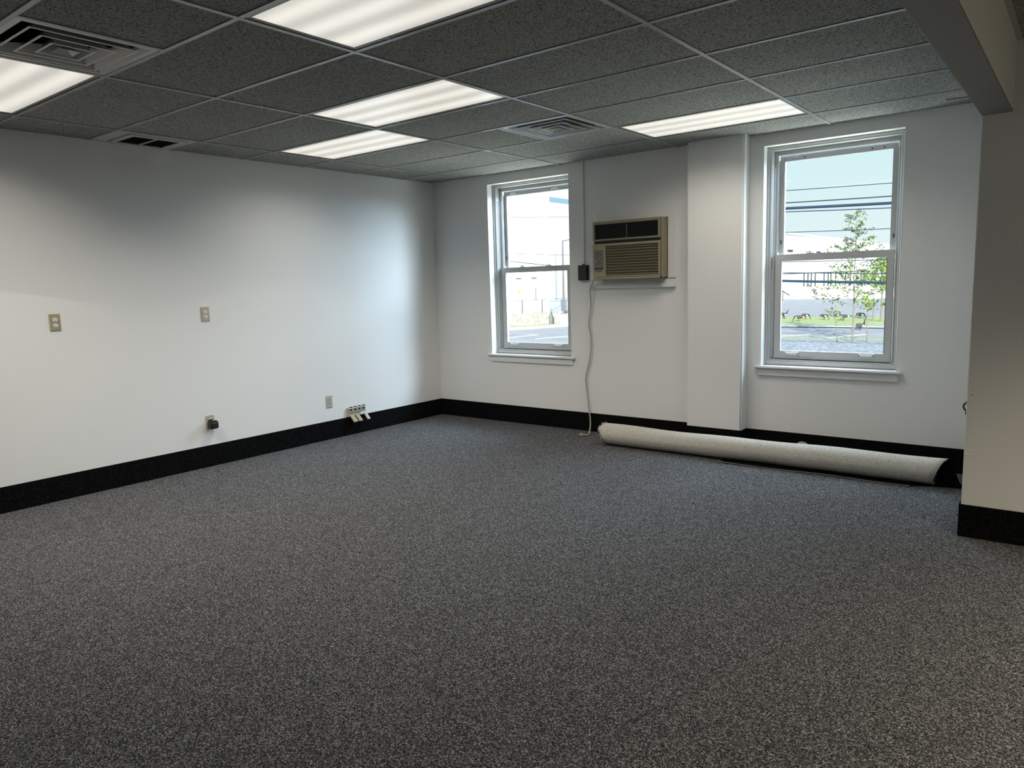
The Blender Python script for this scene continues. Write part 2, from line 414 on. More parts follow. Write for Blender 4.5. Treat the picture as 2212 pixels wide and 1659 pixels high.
# ================================================================== ceiling lights
LL, LW = F12 - 0.030, F6 - 0.030
def make_light():
    t_ = empty('ceiling_light', (0, 0, ZC)); t_['org'] = (0, 0, 0)
    fr = 0.018
    mb = MB()
    for a in ((-LL / 2, LL / 2, -LW / 2, -LW / 2 + fr), (-LL / 2, LL / 2, LW / 2 - fr, LW / 2), (-LL / 2, -LL / 2 + fr, -LW / 2 + fr, LW / 2 - fr), (LL / 2 - fr, LL / 2, -LW / 2 + fr, LW / 2 - fr)):
        mb.bbox(*a, 0.003, 0.014, 0.002)
    mb.build('door_frame', M['troffer'], t_)
    MB().box(-LL / 2, LL / 2, -LW / 2, LW / 2, 0.016, 0.11).build('housing', M['troffer'], t_)
    MB().box(-LL / 2 + fr, LL / 2 - fr, -LW / 2 + fr, LW / 2 - fr, 0.007, 0.012).build('lens', M['lens'], t_)
    for x in (-0.35, 0.35): MB().bbox(x - .012, x + .012, LW / 2 - fr - .001, LW / 2 - .004, -0.001, 0.004, .001).build('latch', M['troffer'], t_)
    return t_
proto = make_light()
def lamp(parent, watts, col, spread=140):
    ld = bpy.data.lights.new('fluorescent_lamp', 'AREA'); lo = bpy.data.objects.new('fluorescent_lamp', ld); COL.objects.link(lo)
    ld.shape = 'RECTANGLE'; ld.size = LL - .06; ld.size_y = LW - .06; ld.energy = watts; ld.color = col; ld.spread = R(spread)
    lo.parent = parent; lo.location = (0, 0, -0.004)
LAB = {(0, 0): 'largest lit fluorescent ceiling light, cut by the top edge of the photo',
       (1, 2): 'lit fluorescent ceiling light in the middle, directly above another lit panel',
       (2, 3): 'lit fluorescent ceiling light nearest the room corner, below the middle panel',
       (2, -1): 'lit fluorescent ceiling light at the left edge beside the dark square diffuser',
       (0, 5): 'long thin lit fluorescent ceiling light closest to the two windows'}
first = True
for c, k in LIGHTS:
    o = proto if first else copy_tree(proto); first = False
    o.location = (-(c + .5) * F12, (k + .5) * F6, ZC)
    tag(o, LAB[(c, k)], 'ceiling light', 'lit fluorescent ceiling panels')
    lamp(o, LAMP_W * {(0, 0): 1.0, (1, 2): 1.25, (2, 3): 1.9, (2, -1): 2.9, (0, 5): 0.62}[(c, k)], LAMP_COL)
for y, wt, wh in ((1.5 * F6, 6.5, 'nearest the right wall'), (-4.5 * F6, 1.0, 'behind the camera')):
    o = copy_tree(proto); o.location = (2.5 * F12, y, ZC)
    for ch in [q for q in bpy.data.objects if q.parent == o and q.type == 'LIGHT']: bpy.data.objects.remove(ch)
    tag(o, 'lit fluorescent ceiling light out of view beyond the beam, ' + wh, 'ceiling light', 'lit fluorescent ceiling panels')
    lamp(o, LAMP_W * wt, (1.0, 0.87, 0.62), 118)

# ================================================================== square diffusers
def make_diffuser(cx, cy, label):
    t_ = empty('ceiling_diffuser', (cx, cy, ZC)); t_['org'] = (0, 0, 0)
    h = F6 / 2 - 0.014
    def frame(hi_, ho, zi, zo, th, mb):
        """square ring surface from outer half ho at zo to inner half hi_ at zi"""
        P = []
        for hh, z in ((ho, zo), (hi_, zi), (ho, zo + th), (hi_, zi + th)):
            P += [(-hh, -hh, z), (hh, -hh, z), (hh, hh, z), (-hh, hh, z)]
        fs_ = []
        for j in range(4):
            k_ = (j + 1) % 4
            fs_ += [(j, k_, 4 + k_, 4 + j), (8 + j, 12 + j, 12 + k_, 8 + k_), (j, 8 + j, 8 + k_, k_), (4 + j, 4 + k_, 12 + k_, 12 + j)]
        mb.add(P, fs_)
    mb = MB(); frame(0.262, h, 0.001, 0.001, 0.003, mb); frame(0.235, 0.262, 0.030, 0.001, 0.002, mb); mb.build('frame', M['vent'], t_)
    for ho, hi_, zb in ((0.226, 0.178, -0.004), (0.158, 0.112, -0.007), (0.094, 0.060, -0.010)):
        mb = MB(); frame(ho - .012, ho, zb, zb, 0.0015, mb); frame(hi_, ho - .012, zb + .040, zb, 0.0015, mb)
        mb.build('louvre_ring', M['vent'], t_)
    mb = MB(); mb.add([(-.046, -.046, -.010), (.046, -.046, -.010), (.046, .046, -.010), (-.046, .046, -.010), (0, 0, .018)], [(0, 1, 4), (1, 2, 4), (2, 3, 4), (3, 0, 4)])
    mb.build('centre_cone', M['vent'], t_)
    mb = MB()
    for sx_, sy_ in ((1, 1), (1, -1), (-1, 1), (-1, -1)):
        mb.tube([(sx_ * .03, sy_ * .03, .022), (sx_ * .235, sy_ * .235, .036)], .003, 6)
    mb.build('bracket', M['vent'], t_)
    mb = MB(); hh = .25
    mb.add([(-hh, -hh, .032), (hh, -hh, .032), (hh, hh, .032), (-hh, hh, .032), (-hh, -hh, .14), (hh, -hh, .14), (hh, hh, .14), (-hh, hh, .14)], [(4, 5, 6, 7), (0, 1, 5, 4), (1, 2, 6, 5), (2, 3, 7, 6), (3, 0, 4, 7)])
    mb.build('duct_neck', M['duct'], t_)
    return tag(t_, label, 'air vent', 'square ceiling air diffusers')
make_diffuser(-1.75 * F12, -0.5 * F6, 'square louvred air diffuser at upper left beside the leftmost ceiling light')
make_diffuser(-1.25 * F12, 4.5 * F6, 'glossy square louvred air diffuser nearest the windows')
# return register panel by the left wall
t_ = empty('return_register', ((XL - 3 * F12) / 2, 1.5 * F6, ZC))
x0, x1, y0, y1 = XL + .006, -3 * F12 - .004, F6 + .004, 2 * F6 - .004
rx0, rx1, ry0, ry1 = XL + .045, -3 * F12 - .085, F6 + .125, 2 * F6 - .09
mb = MB()
for a in ((x0, rx0, y0, y1), (rx1, x1, y0, y1), (rx0, rx1, y0, ry0), (rx0, rx1, ry1, y1)): mb.box(*a, TB - .001, TB + .012)
mb.build('panel', M['vent'], t_)
mb = MB(); fw = .030
ix0, ix1, iy0, iy1 = rx0 + fw, rx1 - fw, ry0 + fw, ry1 - fw; ym = (iy0 + iy1) / 2
for a in ((rx0 - .012, ix0, ry0 - .012, ry1 + .012), (ix1, rx1 + .012, ry0 - .012, ry1 + .012), (ix0, ix1, ry0 - .012, iy0), (ix0, ix1, iy1, ry1 + .012), (ix0, ix1, ym - .008, ym + .008)): mb.bbox(*a, TB - .010, TB - .001, .002)
mb.build('register_frame', M['vent'], t_)
MB().box(rx0, rx1, ry0, ry1, TB + .05, TB + .06).build('duct_back', M['duct'], t_)
for ya, yb in ((iy0, ym - .008), (ym + .008, iy1)):
    for q in range(9):
        x = ix0 + (q + .5) * (ix1 - ix0) / 9
        MB().add([(x - .008, ya, TB + .012), (x + .004, ya, TB - .004), (x + .004, yb, TB - .004), (x - .008, yb, TB + .012), (x - .007, ya, TB + .013), (x + .005, ya, TB - .003), (x + .005, yb, TB - .003), (x - .007, yb, TB + .013)],
                 [(0, 1, 2, 3), (4, 7, 6, 5), (0, 4, 5, 1), (2, 6, 7, 3), (1, 5, 6, 2), (0, 3, 7, 4)]).build('blade', M['duct'], t_)
tag(t_, 'flat ceiling panel with a two-slot return air register by the left wall', 'air vent')

# ================================================================== windows
def ringbox(mb, xa, xb, za, zb, wl, wt, wb, y0, y1, b=.003):
    mb.bbox(xa, xa + wl, y0, y1, za, zb, b); mb.bbox(xb - wl, xb, y0, y1, za, zb, b)
    mb.bbox(xa + wl, xb - wl, y0, y1, zb - wt, zb, b); mb.bbox(xa + wl, xb - wl, y0, y1, za, za + wb, b)
def make_window(cx, name, variant):
    wn = empty(name, (cx, YF, WZ0)); struct(wn)
    # fixed frame: stepped jambs and head
    mb = MB()
    ringbox(mb, cx - .4995, cx + .4995, WZ0 + .004, WZ1 - .001, .018, .018, .03, 4.225, 4.28)
    ringbox(mb, cx - .4995, cx + .4995, WZ0 + .004, WZ1 - .001, .034, .028, .04, 4.235, 4.395)
    ringbox(mb, cx - .466, cx + .466, WZ0 + .03, 2.434, .028, .038, .012, 4.300, 4.325)
    for s_ in (-1, 1):      # jamb tracks
        mb.bbox(cx + s_ * .452 - .006, cx + s_ * .452 + .006, 4.262, 4.268, .78, 2.30, .002)
        mb.bbox(cx + s_ * .4355 - .004, cx + s_ * .4355 + .004, 4.326, 4.334, 1.63, 2.36, .002)
    mb.build('frame', M['sash'], wn)
    MB().add([(cx - .466, 4.226, .728), (cx + .466, 4.226, .728), (cx + .466, 4.30, .768), (cx - .466, 4.30, .768), (cx - .466, 4.226, .72), (cx + .466, 4.226, .72), (cx + .466, 4.30, .72), (cx - .466, 4.30, .72)],
             [(0, 1, 2, 3), (4, 7, 6, 5), (0, 4, 5, 1), (1, 5, 6, 2), (2, 6, 7, 3), (3, 7, 4, 0)]).build('sloped_sill', M['sash'], wn)
    # upper sash (outer)
    us = MB(); ringbox(us, cx - .434, cx + .434, 1.575, 2.397, .040, .049, .035, 4.332, 4.362)
    us = us.build('upper_sash', M['sash'], wn)
    MB().box(cx - .394, cx + .394, 4.345, 4.349, 1.61, 2.348).build('pane', M['glass'], us)
    g = MB()
    for a in ((-.396, -.3935, 1.61, 2.35), (.3935, .396, 1.61, 2.35)): g.box(cx + a[0], cx + a[1], 4.331, 4.345, a[2], a[3])
    g.build('gasket', M['sash'], us)
    for s_, zz in ((-1, 1.715), (1, 1.715)):
        MB().bbox(cx + s_ * .416 - .004, cx + s_ * .416 + .004, 4.328, 4.333, zz - .016, zz + .016, .001).build('latch', M['gasket'], us)
    # lower sash (inner)
    ls = MB()
    z0, z1, wl = .768, 1.612, .048
    A, Bc = cx - .438, cx + .438
    # mitred frame pieces
    def piece(poly): ls.prism(poly, lambda p_, e_: (p_[0], 4.268 + .030 * e_, p_[1]))
    zi0, zi1 = .832, 1.558
    piece([(A, z0 + .022), (A + wl, zi0), (A + wl, zi1), (A, z1)]); piece([(Bc, z1), (Bc - wl, zi1), (Bc - wl, zi0), (Bc, z0 + .022)])
    piece([(A, z1), (A + wl, zi1), (Bc - wl, zi1), (Bc, z1)]); piece([(A, z0), (Bc, z0), (Bc, z0 + .021), (Bc - wl, zi0 - .001), (A + wl, zi0 - .001), (A, z0 + .021)])
    ls = ls.build('lower_sash', M['sash'], wn)
    MB().box(A + wl, Bc - wl, 4.280, 4.284, zi0, zi1).build('pane', M['glass'], ls)
    g = MB(); yg = (4.2665, 4.2685)
    for a in ((A + wl - .0015, A + wl + .0015, zi0, zi1), (Bc - wl - .0015, Bc - wl + .0015, zi0, zi1)): g.box(a[0], a[1], *yg, a[2], a[3])
    g.build('gasket', M['gasket'], ls)
    for dx in (-.17, .17):  # cam locks on the meeting rail
        k_ = MB().bbox(cx + dx - .028, cx + dx + .028, 4.272, 4.296, 1.612, 1.618, .002).disc((cx + dx, 4.284, 1.618), (0, 0, 1), .009, .007, 12)
        k_.tube([(cx + dx, 4.284, 1.626), (cx + dx - .018, 4.280, 1.628), (cx + dx - .036, 4.276, 1.624)], [.005, .004, .003], 8)
        k_.build('sash_lock', M['sash'], ls)
    for dx in (-.29, .27):   # lift handles on the bottom rail
        h_ = MB().bbox(cx + dx - .055, cx + dx + .055, 4.250, 4.256, .806, .822, .003)
        h_.bbox(cx + dx - .055, cx + dx - .042, 4.252, 4.269, .804, .824, .002).bbox(cx + dx + .042, cx + dx + .055, 4.252, 4.269, .804, .824, .002)
        h_ = h_.build('lift_handle', M['recept'], ls)
    for dx in (-.29, .27):
        for e_ in (-.0485, .0485):
            MB().disc((cx + dx + e_, 4.2525, .814), (0, -1, 0), .0055, .0025, 10).build('screw', M['slot'], ls)
    # what is left of the pull handles on the top rail
    def bar(dx, full):
        if full:
            MB().bbox(cx + dx - .045, cx + dx + .045, 4.318, 4.323, 2.362, 2.376, .003).bbox(cx + dx - .045, cx + dx - .035, 4.32, 4.333, 2.360, 2.378, .002).bbox(cx + dx + .035, cx + dx + .045, 4.32, 4.333, 2.360, 2.378, .002).build('pull_handle', M['recept'], us)
        for e_ in (-.042, .042):
            y_ = 4.3195 if full else 4.333
            MB().disc((cx + dx + e_, y_, 2.369), (0, -1, 0), .0055, .0025, 10).build('screw', M['slot'], us)
    if variant == 1:
        bar(-.30, True); bar(.22, True)
    else:
        bar(-.285, False); bar(.29, False)
        MB().tube([(cx - .327, 4.329, 2.367), (cx - .300, 4.327, 2.378), (cx - .285, 4.330, 2.380)], [.004, .004, .003], 6).build('broken_pull', M['recept'], us)
        MB().tube([(cx - .26, 4.264, .795), (cx - .23, 4.2655, .786), (cx - .13, 4.2655, .784)], .0014, 6).build('scratch', M['grey_plate'], ls)
    # stool and apron
    MB().bbox(cx - .548, cx + .545, 4.110, 4.146, .695, .716, .006, seg=2).box(cx - .4995, cx + .4995, 4.146, 4.27, .700, .7155).build('stool', M['white'], wn)
    MB().bbox(cx - .525, cx + .522, 4.129, YF, .634, .695, .006, seg=2).build('apron', M['white'], wn)
    # plaster corner bead round the opening
    mb = MB(); bw = .006
    for a in ((cx - .5 - bw, cx - .5, WZ0, WZ1 + bw), (cx + .5, cx + .5 + bw, WZ0, WZ1 + bw), (cx - .5, cx + .5, WZ1, WZ1 + bw)):
        mb.bbox(a[0], a[1], YF - .002, YF + .002, a[2], a[3], .0015)
    mb.build('corner_bead', M['wall'], wn)
for i, (cx, nm) in enumerate(WIN): make_window(cx, nm, i + 1)

# ================================================================== air conditioner
AX0, AX1, AZ0, AZ1, AY = -2.028, -1.327, 1.457, 1.978, 4.035
tr_ = MB()
fx0, fx1, fz0, fz1 = -2.130, -1.250, 1.385, 2.060
for a in ((fx0, AX0 - .002, fz0 + .07, fz1), (AX1 + .002, fx1, fz0 + .07, fz1), (AX0 - .002, AX1 + .002, AZ1 + .002, fz1)): tr_.bbox(a[0], a[1], YF - .012, YF, a[2], a[3], .002)
tr_ = tr_.build('trim_2', M['wall']); struct(tr_)
MB().add([(fx0, YF, fz0 + .07), (fx1, YF, fz0 + .07), (fx1, YF - .032, fz0), (fx0, YF - .032, fz0), (fx1, YF, fz0 - .008), (fx0, YF, fz0 - .008), (fx1, YF - .032, fz0 - .008), (fx0, YF - .032, fz0 - .008)],
         [(0, 1, 2, 3), (3, 2, 6, 7), (1, 4, 6, 2), (0, 3, 7, 5), (4, 5, 7, 6), (0, 5, 4, 1)]).build('sloped_ledge', M['white'], tr_)
ac = empty('air_conditioner', ((AX0 + AX1) / 2, YF, AZ0))
ZS = 1.800                       # split between the two grilles
mb = MB()
mb.box(AX0 + .01, AX1 - .004, AY + .03, 4.62, AZ0 + .008, AZ1 - .004); mb.box(AX0 - .006, AX1 + .006, 4.20, 4.36, AZ0 - .006, AZ1 + .006)
mb.build('casing', M['ac'], ac)
def fr4(mb, xa, xb, za, zb, l, r_, t2, b_, y0, y1, bv=.003):
    mb.bbox(xa, xa + l, y0, y1, za, zb, bv); mb.bbox(xb - r_, xb, y0, y1, za, zb, bv)
    mb.bbox(xa + l, xb - r_, y0, y1, zb - t2, zb, bv); mb.bbox(xa + l, xb - r_, y0, y1, za, za + b_, bv)
mb = MB(); fr4(mb, AX0, AX1 - .022, ZS + .004, AZ1, .018, .022, .026, .018, AY, AY + .03); mb.bbox(AX1 - .020, AX1, AY + .004, AY + .05, AZ0, AZ1, .004); mb.build('upper_bezel', M['ac'], ac)
MB().box(AX0 + .012, AX1 - .03, AY + .022, AY + .024, ZS, AZ1 - .01).build('outlet_recess', M['ac_black'], ac)
for q in range(9):
    z = ZS + .028 + q * (AZ1 - .03 - ZS - .028) / 9
    MB().box(AX0 + .018, AX1 - .044, AY + .012, AY + .021, z, z + .003).build('vane', M['ac_black'], ac)
MB().bbox(-1.684, -1.680, AY + .010, AY + .014, ZS + .02, AZ1 - .026, .001).build('vane_lever', M['ac'], ac)
MB().bbox(-1.715, -1.640, AY - .004, AY + .006, ZS + .008, ZS + .014, .001).build('catch', M['ac_lt'], ac)
MB().bbox(AX0 + .012, AX1 - .014, AY + .006, AY + .02, ZS - .018, ZS + .004, .002).build('shadow_groove', M['ac_black'], ac)
ZL = ZS - .020
gx0, gx1 = AX0 + .135, AX1 - .040
mb = MB(); fr4(mb, AX0, AX1 - .022, AZ0 + .020, ZL, gx0 - AX0, .018, .024, .014, AY - .004, AY + .024); mb.build('front_cover', M['ac_lt'], ac)
MB().bbox(AX0 + .002, AX1 - .022, AY - .010, AY + .022, AZ0 - .002, AZ0 + .019, .005).build('base_rail', M['ac_lt'], ac)
MB().box(gx0, gx1, AY + .007, AY + .009, AZ0 + .03, ZL - .02).build('filter_screen', M['ac_dk'], ac)
for q in range(11):
    z = AZ0 + .040 + q * (ZL - .030 - AZ0 - .040) / 10.4
    MB().bbox(gx0 - .002, gx1 + .002, AY - .002, AY + .008, z, z + .0042, .001).build('slat', M['ac_lt'], ac)
cp = MB().box(AX0 + .020, AX0 + .112, AY - .0055, AY - .003, 1.560, 1.722).build('control_panel', M['ac_panel'], ac)
MB().bbox(AX0 + .018, AX0 + .112, AY - .012, AY - .003, 1.553, 1.561, .001).build('panel_lip', M['ac_black'], cp)
MB().bbox(AX0 + .034, AX0 + .052, AY - .012, AY - .005, 1.682, 1.714, .002).bbox(AX0 + .041, AX0 + .047, AY - .018, AY - .010, 1.686, 1.712, .001, 0).build('rocker_switch', M['ac'], cp)
MB().disc((AX0 + .045, AY - .005, 1.622), (0, -1, 0), .020, .008, 18).build('knob', M['ac'], cp)
MB().bbox(AX0 + .0415, AX0 + .0485, AY - .022, AY - .012, 1.603, 1.641, .002).build('knob_grip', M['ac_lt'], cp)
for z in (1.700, 1.668, 1.640, 1.612): MB().box(AX0 + .070, AX0 + .104, AY - .0060, AY - .0052, z, z + .003).build('marking', M['ac'], cp)
MB().bbox(AX0 + .028, AX0 + .098, AY - .008, AY - .003, 1.530, 1.544, .002).build('badge', M['ac_panel'], ac)
MB().bbox(AX0 + .036, AX0 + .090, AY - .0095, AY - .007, 1.534, 1.540, .001).build('badge_face', M['ac'], ac)
mb = MB(); mb.bbox(AX1 - .030, AX1 - .004, AY + .004, AY + .05, AZ0 + .000, AZ0 + .014, .003); mb.build('corner_foot', M['ac_black'], ac)
tag(ac, 'beige through-wall air conditioner with dark upper grille between the windows', 'air conditioner')

# power cord of the air conditioner with its plug on the floor
pc = empty('appliance_cord', (-2.14, 4.12, 0))
pts = [(-2.036, 4.055, 1.470), (-2.062, 4.078, 1.43), (-2.095, 4.096, 1.385), (-2.108, 4.106, 1.345), (-2.111, 4.122, 1.237), (-2.123, 4.125, 1.136), (-2.140, 4.125, 1.046), (-2.122, 4.125, .945), (-2.118, 4.125, .843), (-2.134, 4.125, .714), (-2.171, 4.125, .583), (-2.185, 4.125, .505),
       (-2.181, 4.125, .465), (-2.170, 4.124, .37), (-2.159, 4.122, .281), (-2.150, 4.119, .213), (-2.130, 4.104, .150), (-2.100, 4.060, .075), (-2.080, 4.010, .022), (-2.062, 3.965, .009), (-2.056, 3.935, .009), (-2.062, 3.912, .010), (-2.078, 3.900, .012)]
def smooth(pts, n=4):
    P = [Vector(p) for p in pts]; out = []
    for i in range(len(P) - 1):
        p0, p1, p2, p3 = P[max(i - 1, 0)], P[i], P[i + 1], P[min(i + 2, len(P) - 1)]
        for k in range(n):
            t_ = k / n
            out.append(0.5 * ((2 * p1) + (-p0 + p2) * t_ + (2 * p0 - 5 * p1 + 4 * p2 - p3) * t_ ** 2 + (-p0 + 3 * p1 - 3 * p2 + p3) * t_ ** 3))
    return out + [P[-1]]
MB().tube(smooth(pts), .0065, 8).build('cable', M['cord'], pc)
pl = MB().bbox(-2.122, -2.072, 3.885, 3.917, .001, .022, .004, seg=2).build('plug', M['cord'], pc)
for dx in (-.010, .004): MB().bbox(-2.098 + dx, -2.092 + dx, 3.897, 3.903, .020, .040, .001).build('prong', M['metal'], pl)
MB().bbox(-2.124, -2.070, 3.884, 3.918, .008, .012, .001).build('plug_band', M['slot'], pl)
tag(pc, 'beige power cord hanging from the air conditioner down to the carpet', 'power cord')

# black box and white raceway
rw = MB().bbox(-2.207, -2.183, YF - .014, YF, 1.600, ZC + .002, .003).build('cable_raceway', M['wall'])
tag(rw, 'white surface raceway running from ceiling down to a black box', 'cable raceway')
bb = empty('wall_box', (-2.20, YF, 1.45))
MB().bbox(-2.238, -2.142, YF - .045, YF, 1.455, 1.597, .003).build('case', M['black'], bb)
MB().disc((-2.195, YF - .016, 1.597), (0, 0, 1), .010, .014, 14).build('connector', M['galv'], bb)
tag(bb, 'small black wall box left of the air conditioner', 'electrical box')

# ================================================================== outlets on the left wall
def outlet(y, z, plate, rec, label, w_=.072, h_=.118, name='wall_outlet'):
    o = empty(name, (XL, y, z))
    MB().bbox(XL, XL + .007, y - w_ / 2, y + w_ / 2, z - h_ / 2, z + h_ / 2, .003).build('cover_plate', plate, o)
    for dz in (.0195, -.0195):
        r_ = MB().disc((XL + .006, y, z + dz), (1, 0, 0), .0145, .003, 20, rx=1.15).build('receptacle', rec, o)
        for dy, hh in ((-.0065, .0045), (.0065, .0038)):
            MB().box(XL + .0085, XL + .0095, y + dy - .0013, y + dy + .0013, z + dz + .003 - hh, z + dz + .003 + hh).build('slot', M['slot'], r_)
        MB().disc((XL + .0085, y, z + dz - .0085), (1, 0, 0), .0028, .001, 10).build('ground_hole', M['slot'], r_)
    MB().disc((XL + .0065, y, z), (1, 0, 0), .0035, .0015, 10).build('screw', M['brass'], o)
    return tag(o, label, 'outlet', 'duplex outlets on the left wall')
outlet(.261, 1.268, M['tan'], M['recept'], 'dark tan outlet with white receptacles, upper left near the photo edge')
outlet(1.386, 1.270, M['tan2'], M['recept'], 'tan outlet with white receptacles high above the black adapter')
outlet(1.349, .372, M['tan2'], M['recept'], 'low ivory outlet with a black adapter plugged into it')
outlet(2.579, .368, M['grey_plate'], M['grey_plate'], 'low plain putty outlet beside the four-jack block')
ad = empty('power_adapter', (XL, 1.360, .33))
MB().bbox(XL + .012, XL + .075, 1.316, 1.384, .322, .388, .008, seg=2).build('case', M['black'], ad)
MB().bbox(XL + .006, XL + .014, 1.330, 1.366, .345, .398, .003).build('plug_face', M['black'], ad)
MB().box(XL + .0745, XL + .0755, 1.321, 1.379, .372, .374).build('seam', M['grey_plate'], ad)
tag(ad, 'black cube-shaped power adapter plugged into the low outlet', 'power adapter')

# four-gang jack block with open covers
jb = empty('jack_block', (XL, 2.893, .185))
y0, y1 = 2.782, 3.004
MB().bbox(XL, XL + .030, y0, y1, .184, .274, .003).build('block_body', M['tan2'], jb)
n = 4
for i in range(n):
    ya = y0 + .006 + i * (y1 - y0 - .006) / n; yb = ya + .046
    j = MB().bbox(XL + .029, XL + .036, ya, yb, .222, .270, .002).build('jack', M['grey_plate'], jb)
    MB().bbox(XL + .0355, XL + .037, ya + .008, yb - .010, .240, .262, .001).build('socket_hole', M['slot'], j)
    for q in range(2): MB().bbox(XL + .0355, XL + .040, ya + .006 + q * .022, ya + .013 + q * .022, .225, .234, .001).build('terminal_screw', M['brass'], j)
    MB().bbox(XL + .004, XL + .032, ya + .026, yb + .002, .273, .280, .001).build('clip', M['black'], j)
MB().bbox(XL + .029, XL + .036, y1 - .075, y1 - .004, .190, .216, .002).build('label_face', M['recept'], jb)
def flap(ya, yb, tilt, ln, mt):
    c, s_ = math.cos(tilt), math.sin(tilt); hx, hz = XL + .034, .198
    MB().prism([(0, -.005), (ln, -.005), (ln, .005), (0, .005)], lambda p_, e_: (hx + p_[0] * c + p_[1] * s_, (ya, yb)[e_], hz - p_[0] * s_ + p_[1] * c)).build('open_cover', mt, jb)
flap(y0 + .012, y0 + .062, R(44), .085, M['tan']); flap(y0 + .080, y0 + .124, R(44), .085, M['tan']); flap(y1 - .030, y1 + .004, R(48), .080, M['grey_plate'])
tag(jb, 'beige four-gang jack block with open covers just above the black baseboard', 'jack block')

# small black cable loop behind the corner of the right wall
cl = empty('cable_loop', (XB, 2.86, .66))
cx_, cz_ = 1.101, .692
MB().tube([(cx_ + .016 * math.cos(a), 2.86, cz_ + .020 * math.sin(a)) for a in [2 * math.pi * i / 24 for i in range(25)]], .0048, 8, caps=False).build('loop', M['rubber'], cl)
MB().tube([(XB, 2.86, cz_ + .030), (cx_ - .002, 2.86, cz_ + .026), (cx_ - .003, 2.86, cz_ + .016)], .006, 8).build('hook', M['rubber'], cl)
MB().tube([(cx_ + .004, 2.86, cz_ - .018), (cx_ - .004, 2.86, cz_ - .030), (cx_ - .004, 2.86, cz_ - .040), (XB, 2.86, cz_ - .05)], .004, 8).build('tail', M['rubber'], cl)
tag(cl, 'tiny black cable loop poking out past the beige wall corner', 'cable')

# ================================================================== carpet roll
roll = empty('carpet_roll', (-0.4, 3.70, 0))
rnd = random.Random(3)
X0, X1 = -1.735, 0.86
NS = 60
yc = 3.722; r0 = .090; th = .008
# section path: from the loose front edge, under, up the back, over the top, down the front, inside
sec = []
for i in range(7): sec.append(('flat', i / 6))
for i in range(1, 44): sec.append(('arc', i / 36))           # turns
def sect(u, xx):
    """centre-line point and outward (backing side) normal of the sheet at x = xx"""
    wob = .004 * math.sin(3.1 * xx + 1) + .003 * math.sin(7.3 * xx)
    r_ = r0 + wob * .5 + (.006 if xx > .3 else 0) * (xx - .3)
    if u[0] == 'flat':
        ye = 3.590 + .010 * math.sin(2.1 * xx) + .006 * math.sin(6 * xx + 1)
        if xx < -.58: ye += (-.58 - xx) * .5
        ye = min(ye, yc - .02)
        y = ye + (yc - ye) * u[1]
        return Vector((0, y, .006 + .004 * (1 - u[1]) * (0.5 + .5 * math.sin(9 * xx)))), Vector((0, 0, -1))
    a = 2 * math.pi * u[1]
    rr = r_ - .017 * max(0, u[1] - .55) * 1.3
    d = Vector((0, math.sin(a), -math.cos(a)))
    dent = .010 * math.exp(-((xx + .28) / .10) ** 2) + .006 * math.exp(-((xx - .18) / .06) ** 2)
    rr -= dent * max(0, math.sin(a - math.pi)) * (1 if u[1] < 1 else 0)
    c = Vector((0, yc, .002 + r_))
    return c + d * rr, d
def xend(u):
    if u[0] == 'flat': return .72 + .31 * u[1] ** 2
    K_ = [(0, 1.03), (.10, .99), (.25, .95), (.42, .935), (.5, .915), (.6, .893), (.7, .871), (.8, .852), (.9, .845), (2, .845)]
    for (a0, x0_), (a1, x1_) in zip(K_, K_[1:]):
        if u[1] <= a1: return x0_ + (x1_ - x0_) * (u[1] - a0) / (a1 - a0)
    return .845
def xstart(u):
    if u[0] == 'flat': return -.62
    return X0 + .012 * math.sin(17 * u[1]) + .02 * math.cos(2 * math.pi * u[1]) - .006 * math.sin(41 * u[1])
K = len(sec); vo = []; vi = []
for s_ in range(NS + 1):
    for u in sec:
        f = s_ / NS; xx = xstart(u) + (xend(u) - xstart(u)) * f
        p_, d = sect(u, xx)
        th = .0035 if u[0] == 'flat' else .008
        vo.append((xx, p_.y + d.y * th / 2, p_.z + d.z * th / 2)); vi.append((xx, p_.y - d.y * th / 2, p_.z - d.z * th / 2))
mo = MB(); fs = [(s_ * K + k, s_ * K + k + 1, (s_ + 1) * K + k + 1, (s_ + 1) * K + k) for s_ in range(NS) for k in range(K - 1)]
edge = []
nV = (NS + 1) * K
allv = vo + vi
mo.add(allv, fs, 0, True)
mo.f += [tuple(i + nV for i in f[::-1]) for f in fs]; mo.m += [1] * len(fs); mo.sm += [True] * len(fs)
for s_ in (0, NS):
    for k in range(K - 1): mo.f.append((s_ * K + k, s_ * K + k + 1, nV + s_ * K + k + 1, nV + s_ * K + k)); mo.m.append(1 if s_ == NS and k < 24 else 0); mo.sm.append(False)
for k in (0, K - 1):
    for s_ in range(NS): mo.f.append((s_ * K + k, (s_ + 1) * K + k, nV + (s_ + 1) * K + k, nV + s_ * K + k)); mo.m.append(0); mo.sm.append(False)
mo.build('rolled_sheet', [M['backing'], M['pile']], roll)
